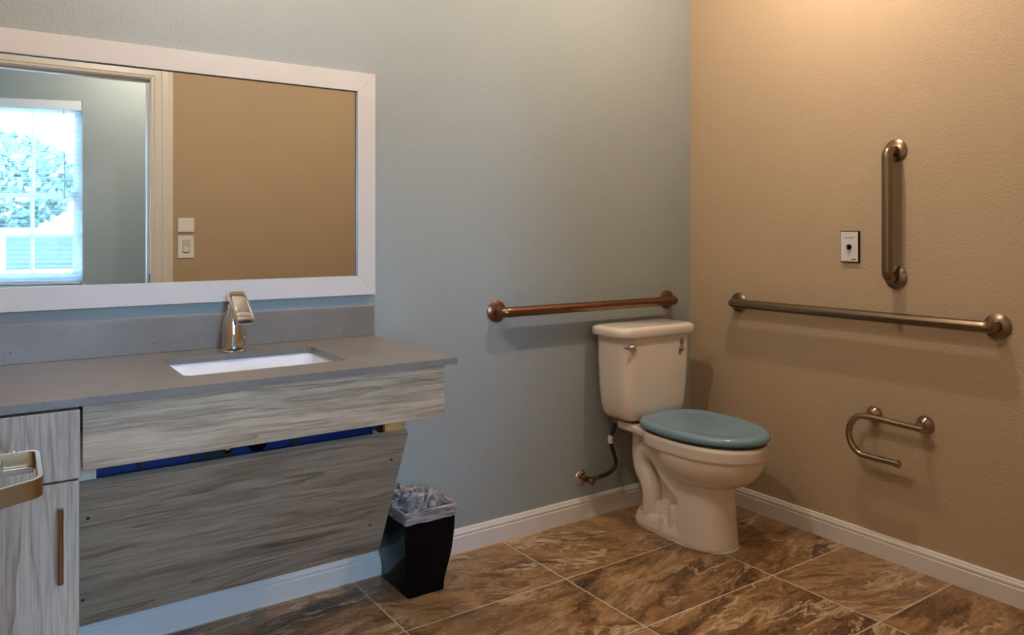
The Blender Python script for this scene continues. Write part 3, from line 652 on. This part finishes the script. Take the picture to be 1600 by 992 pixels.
# ------------------------------------------------------------------ toilet
TX = -0.418
to = thing('toilet', 'bone coloured two-piece toilet with closed blue lid in the room corner', 'toilet', (TX, -0.35, 0))
def egg(cx, yb_, yf, hw, z, n=48, sq=0.0, back=2.6, front=2.0, ymid=None):
    """outline: back edge yb_, front tip yf (more negative), half width hw"""
    ym = ymid if ymid is not None else yb_ + (yf - yb_) * 0.45
    out = []
    for k in range(n):
        a = 2 * PI * k / n; c, s = math.cos(a), math.sin(a)
        e = back if s > 0 else front
        px = math.copysign(abs(c) ** (2 / e), c) * hw
        py = (yb_ - ym) * abs(s) ** (2 / e) if s > 0 else -(ym - yf) * abs(s) ** (2 / e)
        out.append(Vector((cx + px, ym + py, z)))
    return out
b_ = NB()
# bowl shell
def add_loft(rings): loft(b_, rings)
br_ = []
for q in range(25):
    a = PI / 2 * q / 24; sn = math.sin(a) ** 1.12
    br_.append(egg(TX, -0.375 + 0.085 * sn, -0.556 - 0.150 * sn, 0.080 + 0.096 * sn, 0.364 - 0.130 * math.cos(a), ymid=-0.45))
add_loft(br_)
# rim band
add_loft([egg(TX, -0.24, -0.706, 0.176, 0.357, back=3.2, ymid=-0.46), egg(TX, -0.22, -0.713, 0.182, 0.365, back=3.2, ymid=-0.46), egg(TX, -0.22, -0.715, 0.184, 0.402, back=3.2, ymid=-0.46), egg(TX, -0.22, -0.709, 0.178, 0.412, back=3.2, ymid=-0.46)])
# deck under the tank
def deck(z, i): 
    pts = [(-0.110 + i, -0.07 - i), (-0.128 + i, -0.10), (-0.135 + i, -0.18), (-0.150 + i, -0.26), (-0.174 + i, -0.36), (-0.165 + i, -0.45)]
    L = [Vector((TX + a, y, z)) for a, y in pts]; R = [Vector((TX - a, y, z)) for a, y in reversed(pts)]
    return L + R
add_loft([deck(0.375, 0.012), deck(0.385, 0.002), deck(0.405, 0.0), deck(0.412, 0.006)])
# front column
def col(z, hw, yf, yb_=-0.405):
    out = []
    for k in range(25):
        a = PI * k / 24; out.append(Vector((TX + hw * math.cos(a), -0.47 - (-0.47 - yf) * -1 * 0 + (yf + 0.47) * math.sin(a) ** 0.85, z)))
    out += [Vector((TX - hw, yb_, z)), Vector((TX - hw + 0.01, yb_ + 0.008, z)), Vector((TX + hw - 0.01, yb_ + 0.008, z)), Vector((TX + hw, yb_, z))]
    return out
add_loft([col(0.0, 0.106, -0.588), col(0.012, 0.108, -0.590), col(0.03, 0.106, -0.587), col(0.10, 0.102, -0.578), col(0.18, 0.099, -0.572), col(0.262, 0.100, -0.582)])
# rear foot and block
add_loft([egg(TX, -0.135, -0.46, 0.112, 0.0, back=3, front=6), egg(TX, -0.13, -0.46, 0.114, 0.02, back=3, front=6), egg(TX, -0.14, -0.46, 0.108, 0.045, back=3, front=6), egg(TX, -0.15, -0.46, 0.100, 0.060, back=3, front=6)])
add_loft([egg(TX, -0.185, -0.44, 0.085, 0.04, back=5, front=6), egg(TX, -0.19, -0.44, 0.078, 0.112, back=5, front=6)])
bx(b_, TX - 0.028, TX + 0.028, -0.46, -0.17, 0.03, 0.385)
bx(b_, TX - 0.075, TX + 0.075, -0.215, -0.13, 0.25, 0.385)
# trapway on both sides
for s in (-1, 1):
    x = TX + s * 0.066
    tube(b_, rounded([(x, -0.235, 0.05), (x, -0.238, 0.165), (x, -0.172, 0.245), (x, -0.205, 0.325), (x, -0.280, 0.300), (x, -0.350, 0.215), (x - s * 0.012, -0.425, 0.160)], 0.06, 8), 0.039, 18)
    tube(b_, rounded([(x, -0.335, 0.37), (x, -0.372, 0.280), (x - s * 0.010, -0.44, 0.225)], 0.08, 8), 0.034, 18)
    tube(b_, [(x + s * 0.02, -0.375, 0.13), (x + s * 0.012, -0.375, 0.04)], [0.02, 0.03], 16)
    lathe(b_, (TX + s * 0.100, -0.325, 0.0), (0, 0, 1), [(0, 0.016), (0.070, 0.014), (0.079, 0.010), (0.082, 0.002)], 20)
bo = obj('bowl', b_, 'ceramic', to)
md = bo.modifiers.new('fuse', 'REMESH'); md.mode = 'VOXEL'; md.voxel_size = 0.003; md.use_smooth_shade = True
ms = bo.modifiers.new('soften', 'SMOOTH'); ms.factor = 0.5; ms.iterations = 3
# caulk ring / rust mark at the foot
b_ = NB(); loft(b_, [[Vector((p.x, p.y, z)) for p in egg(TX, -0.128, -0.596, 0.113, 0, 48, back=3, front=2.3, ymid=-0.40)] for z in (0.0004, 0.004)]); obj('foot_caulk', b_, 'trim', bo)
# tank
b_ = NB(); TCY = -0.118
rings = []
for z, hw, hd_, r_ in ((0.425, 0.145, 0.070, 0.03), (0.432, 0.158, 0.080, 0.035), (0.450, 0.170, 0.087, 0.04), (0.49, 0.181, 0.091, 0.045), (0.56, 0.188, 0.094, 0.045), (0.66, 0.192, 0.096, 0.045), (0.782, 0.194, 0.097, 0.045)):
    pts = rrect(TX, TCY, hw, hd_, r_, z, 8)
    for p in pts:                                            # gently bowed front
        if p.y < TCY: p.y -= 0.010 * (1 - ((p.x - TX) / hw) ** 2)
    rings.append(pts)
loft(b_, rings); tk = obj('tank', b_, 'ceramic', to, angle=60)
b_ = NB(); rings = []
for z, g in ((0.770, -0.004), (0.771, 0.010), (0.777, 0.013), (0.795, 0.013), (0.803, 0.010), (0.809, 0.0), (0.811, -0.012)):
    pts = rrect(TX, TCY - 0.002, 0.207 + g, 0.102 + g * 0.6, 0.05, z, 8)
    for p in pts:
        if p.y < TCY: p.y -= 0.012 * (1 - ((p.x - TX) / 0.21) ** 2)
    rings.append(pts)
loft(b_, rings); obj('tank_lid', b_, 'ceramic', to, angle=60)
# flush lever
b_ = NB(); lathe(b_, (-0.572, -0.208, 0.728), (0, -1, 0), [(0, 0.003), (0, 0.018), (0.007, 0.0185), (0.014, 0.0155), (0.020, 0.009), (0.021, 0.001)], 28)
tube(b_, [(-0.572, -0.222, 0.729), (-0.592, -0.228, 0.727), (-0.612, -0.232, 0.731), (-0.630, -0.234, 0.736)], [0.008, 0.006, 0.0055, 0.0065], 14)
obj('flush_lever', b_, 'chrome', tk)
# sticker on the tank
sk = bpy.data.objects.new('rating_sticker', None); C.objects.link(sk); sk.parent = to; sk.location = Vector((-0.29, -0.222, 0.70)) - Vector(to.location)
sxx, syy = -0.292, -0.2225
def front_y(x): return TCY - 0.0955 - 0.010 * (1 - ((x - TX) / 0.194) ** 2) - 0.0007
def decal(bm, pts, th=0.0006):
    loft(bm, [[Vector((x, front_y(x) - d, z)) for x, z in pts] for d in (0, th)])
b_ = NB(); ring_o = [(sxx + 0.0125 * math.cos(a * PI / 14), 0.735 + 0.0135 * math.sin(a * PI / 14)) for a in range(28)]; ring_i = [(sxx + 0.0098 * math.cos(a * PI / 14), 0.735 + 0.0108 * math.sin(a * PI / 14)) for a in range(28)]
for a in range(28):
    decal(b_, [ring_o[a], ring_o[(a + 1) % 28], ring_i[(a + 1) % 28], ring_i[a]])
obj('ring_mark', b_, 'inkblue', sk, smooth=False)
b_ = NB(); decal(b_, [(sxx + 0.0055 * math.cos(a * PI / 8), 0.732 + 0.0055 * math.sin(a * PI / 8) + (0.008 if a == 4 else 0.0)) for a in range(16)]); obj('drop_mark', b_, 'inkgreen', sk, smooth=False)
b_ = NB(); decal(b_, [(sxx - 0.0085, 0.714), (sxx + 0.0085, 0.714), (sxx + 0.0085, 0.7185), (sxx - 0.0085, 0.7185)]); obj('word_mark', b_, 'inkblue', sk, smooth=False)
random.seed(3)
b_ = NB()
for x0, x1, z in ((-0.018, 0.016, 0.706), (-0.018, 0.012, 0.7015), (-0.018, 0.017, 0.697), (-0.018, 0.004, 0.6925), (-0.016, -0.006, 0.687), (-0.016, -0.002, 0.683)):
    x = x0
    while x < x1 - 0.002:
        q = min(x + random.uniform(0.003, 0.008), x1); decal(b_, [(sxx + x, z - 0.0012), (sxx + q, z - 0.0012), (sxx + q, z + 0.0014), (sxx + x, z + 0.0014)]); x = q + 0.0012
obj('printed_lines', b_, 'ink', sk, smooth=False)
# seat lid
def lidring(k, z): return egg(TX + 0.006, -0.195 + (1 - k) * -0.2, -0.717 + (1 - k) * 0.25, 0.193 * k, z, 64, back=2.9, front=2.05, ymid=-0.44)
b_ = NB()
prof_ = [(0.90, 0.4245), (0.985, 0.425), (1.0, 0.430), (1.0, 0.437), (0.992, 0.4435), (0.972, 0.4485), (0.94, 0.4520), (0.90, 0.4533), (0.86, 0.4530), (0.81, 0.4515), (0.76, 0.4498), (0.71, 0.4486), (0.66, 0.4480), (0.55, 0.4478), (0.35, 0.4478), (0.1, 0.4478)]
loft(b_, [lidring(*q) for q in prof_])
ld = obj('seat_lid', b_, 'seat', to, angle=180); ld['label'] = 'glossy grey-blue closed lid'
b_ = NB()
def sr(k, z): return egg(TX + 0.006, -0.215 + (1 - k) * -0.2, -0.705 + (1 - k) * 0.25, 0.180 * k, z, 48, back=2.9, front=2.05, ymid=-0.44)
loft(b_, [sr(0.97, 0.4125), sr(1.0, 0.4135), sr(1.0, 0.422), sr(0.96, 0.4243)]); obj('seat_ring', b_, 'seatdark', to)
for s in (-1, 1):
    b_ = NB(); bx(b_, TX + s * 0.07 - 0.018, TX + s * 0.07 + 0.018, -0.225, -0.19, 0.412, 0.438, 0.006, 3); obj('hinge', b_, 'seat', to)

# ------------------------------------------------------------------ water supply
sv = thing('water_supply', 'shut-off valve with black hose running up to the toilet tank', 'water valve', (-0.66, -0.005, 0.17))
vx, vz = -0.664, 0.172
b_ = NB(); lathe(b_, (vx, 0, vz), (0, -1, 0), [(0, 0.006), (0, 0.030), (0.003, 0.030), (0.008, 0.024), (0.011, 0.013), (0.011, 0.006)], 36); obj('escutcheon', b_, 'chrome', sv)
b_ = NB(); tube(b_, [(vx, -0.01, vz), (vx, -0.055, vz)], 0.0095, 18); lathe(b_, (vx, -0.028, vz), (0, -1, 0), [(0, 0.009), (0, 0.0135), (0.014, 0.0135), (0.014, 0.009)], 6)
tube(b_, [(vx - 0.005, -0.050, vz), (vx + 0.035, -0.056, vz + 0.002)], 0.0085, 18); lathe(b_, (vx + 0.030, -0.056, vz + 0.002), (1, 0, 0.05), [(0, 0.007), (0, 0.0105), (0.014, 0.0105), (0.014, 0.007)], 6)
obj('valve_body', b_, 'copperb', sv)
b_ = NB(); lathe(b_, (vx, -0.052, vz), (0.2, -1, -0.25), [(0, 0.006), (0.006, 0.007), (0.010, 0.015), (0.020, 0.0155), (0.026, 0.011), (0.027, 0.002)], 12); obj('valve_knob', b_, 'copperb', sv)
hp = rounded([(vx + 0.040, -0.056, vz + 0.003), (-0.560, -0.060, 0.182), (-0.515, -0.062, 0.212), (-0.545, -0.064, 0.292), (-0.562, -0.066, 0.325), (-0.540, -0.070, 0.370), (-0.535, -0.074, 0.405)], 0.045, 8)
b_ = NB(); tube(b_, hp, 0.0082, 16); obj('hose', b_, 'rubber', sv)
b_ = NB(); tube(b_, [p for p in hp if 0.312 < p.z < 0.352], 0.0108, 14); obj('hose_tag', b_, 'tag', sv, smooth=False)
b_ = NB(); lathe(b_, (-0.535, -0.074, 0.3955), (0, 0, 1), [(0, 0.006), (0, 0.0105), (0.010, 0.011), (0.012, 0.015), (0.026, 0.0155), (0.0275, 0.008)], 12); obj('coupling_nut', b_, 'nickel', sv)

# ------------------------------------------------------------------ waste bin
wb = thing('waste_bin', 'small black tapered waste bin standing against the wall right of the vanity', 'waste bin', (-1.51, -0.13, 0))
def bin_ring(z, g=0.0):
    prof = [(0.0, 0.0675, 0.100), (0.035, 0.068, 0.101), (0.07, 0.075, 0.104), (0.12, 0.086, 0.108), (0.19, 0.092, 0.110), (0.282, 0.095, 0.112)]
    for (z0, a0, c0), (z1, a1, c1) in zip(prof[:-1], prof[1:]):
        if z <= z1 + 1e-6:
            f = (z - z0) / (z1 - z0); f = max(0, f); a = a0 + (a1 - a0) * f; c = c0 + (c1 - c0) * f; break
    cx0 = -1.517 + (-1.506 + 1.517) * min(1, z / 0.2)
    return rrect(cx0, -0.134, a + g, c + g, 0.008, z, 3)
b_ = NB(); rg = [bin_ring(z) for z in (0.001, 0.03, 0.05, 0.07, 0.10, 0.13, 0.165, 0.20, 0.24, 0.280)] + [bin_ring(0.280, -0.004)] + [bin_ring(z, -0.004) for z in (0.2, 0.1, 0.012)]
loft(b_, rg); obj('bin_body', b_, 'black', wb, angle=40)
# liner: folded skirt outside the rim and crumpled top
random.seed(11)
b_ = NB(); rg = []
for j, (z, g) in enumerate([(0.245, 0.0025), (0.252, 0.0045), (0.259, 0.0035), (0.266, 0.005), (0.273, 0.0035), (0.280, 0.004), (0.284, 0.003), (0.2845, -0.004), (0.27, -0.008)]):
    base = bin_ring(min(z, 0.282), g); r2 = []
    # denser ring
    dense = []
    for i in range(len(base)):
        a, c = base[i], base[(i + 1) % len(base)]; m_ = max(1, int((c - a).length / 0.006))
        for q in range(m_): dense.append(a + (c - a) * q / m_)
    for i, p in enumerate(dense):
        nzv = noise.noise(Vector((p.x * 40, p.y * 40, z * 160))) * 0.0016
        ctr = Vector((-1.506, -0.134, p.z)); d_ = (p - ctr).normalized()
        p = p + d_ * abs(nzv) * 1.5; p.z = z + (noise.noise(Vector((p.x * 25, p.y * 25, 3.0))) * 0.006 if j == 0 else noise.noise(Vector((p.x * 60, p.y * 60, 9))) * 0.0015)
        r2.append(p)
    rg.append(r2)
mn = min(len(r) for r in rg); rg = [[r[int(i * len(r) / mn)] for i in range(mn)] for r in rg]
loft(b_, rg, False, False); lk = obj('bin_liner', b_, 'liner', wb, angle=80); lk['label'] = 'translucent grey plastic bag'
b_ = NB(); nx, ny = 44, 50; g = []
for i in range(nx + 1):
    row = []
    for j in range(ny + 1):
        u = i / nx * 2 - 1; v = j / ny * 2 - 1; e = max(abs(u), abs(v))
        p = Vector((-1.506 + u * 0.091, -0.134 + v * 0.108, 0.282))
        fold = noise.noise(Vector((p.x * 16 + 4, p.y * 16, 1.3))); f2 = 1 - abs(noise.noise(Vector((p.x * 34, p.y * 26 + 3, 5.3)))) * 2.2
        am = (1 - e ** 4)
        h = -0.045 * am + am * (0.060 * fold + 0.050 * f2 * (0.4 + 0.6 * max(0, v * 0.5 + 0.5))) + (0.016 * max(0, v) * max(0, 1 - e ** 10))
        p.z += h; p += Vector((noise.noise(p * 50), noise.noise(p * 50 + Vector((9, 9, 9))), 0)) * 0.010 * am
        row.append(b_.verts.new(p))
    g.append(row)
for i in range(nx):
    for j in range(ny): b_.faces.new((g[i][j], g[i + 1][j], g[i + 1][j + 1], g[i][j + 1]))
obj('bag_crumple', b_, 'liner', lk, angle=60)
# loose twisted folds of the bag
b_ = NB()
for k in range(11):
    x = -1.506 + random.uniform(-0.06, 0.06); y = -0.10 + random.uniform(-0.06, 0.085); a = random.uniform(0, PI); L = random.uniform(0.04, 0.075); dv_ = Vector((math.cos(a), math.sin(a), 0)); z0 = 0.277
    pth = [Vector((x, y, z0)) - dv_ * L * 0.6, Vector((x, y, z0 + random.uniform(0.018, 0.034))) - dv_ * L * 0.2, Vector((x, y, z0 + random.uniform(0.018, 0.036))) + dv_ * L * 0.2, Vector((x, y, z0 - 0.004)) + dv_ * L * 0.6]
    fr = frames(rounded(pth, 0.02, 6)); w_ = random.uniform(0.006, 0.012); rr_ = []
    for q, (p, tg, up, sd) in enumerate(fr):
        ang = q / len(fr) * 2.2 + k; dd = up * math.cos(ang) + sd * math.sin(ang); ee = up * -math.sin(ang) + sd * math.cos(ang)
        rr_.append([p - dd * w_ + ee * 0.003, p, p + dd * w_ + ee * 0.003, p + ee * -0.0012])
    loft(b_, rr_)
obj('bag_folds', b_, 'liner', lk, angle=60)
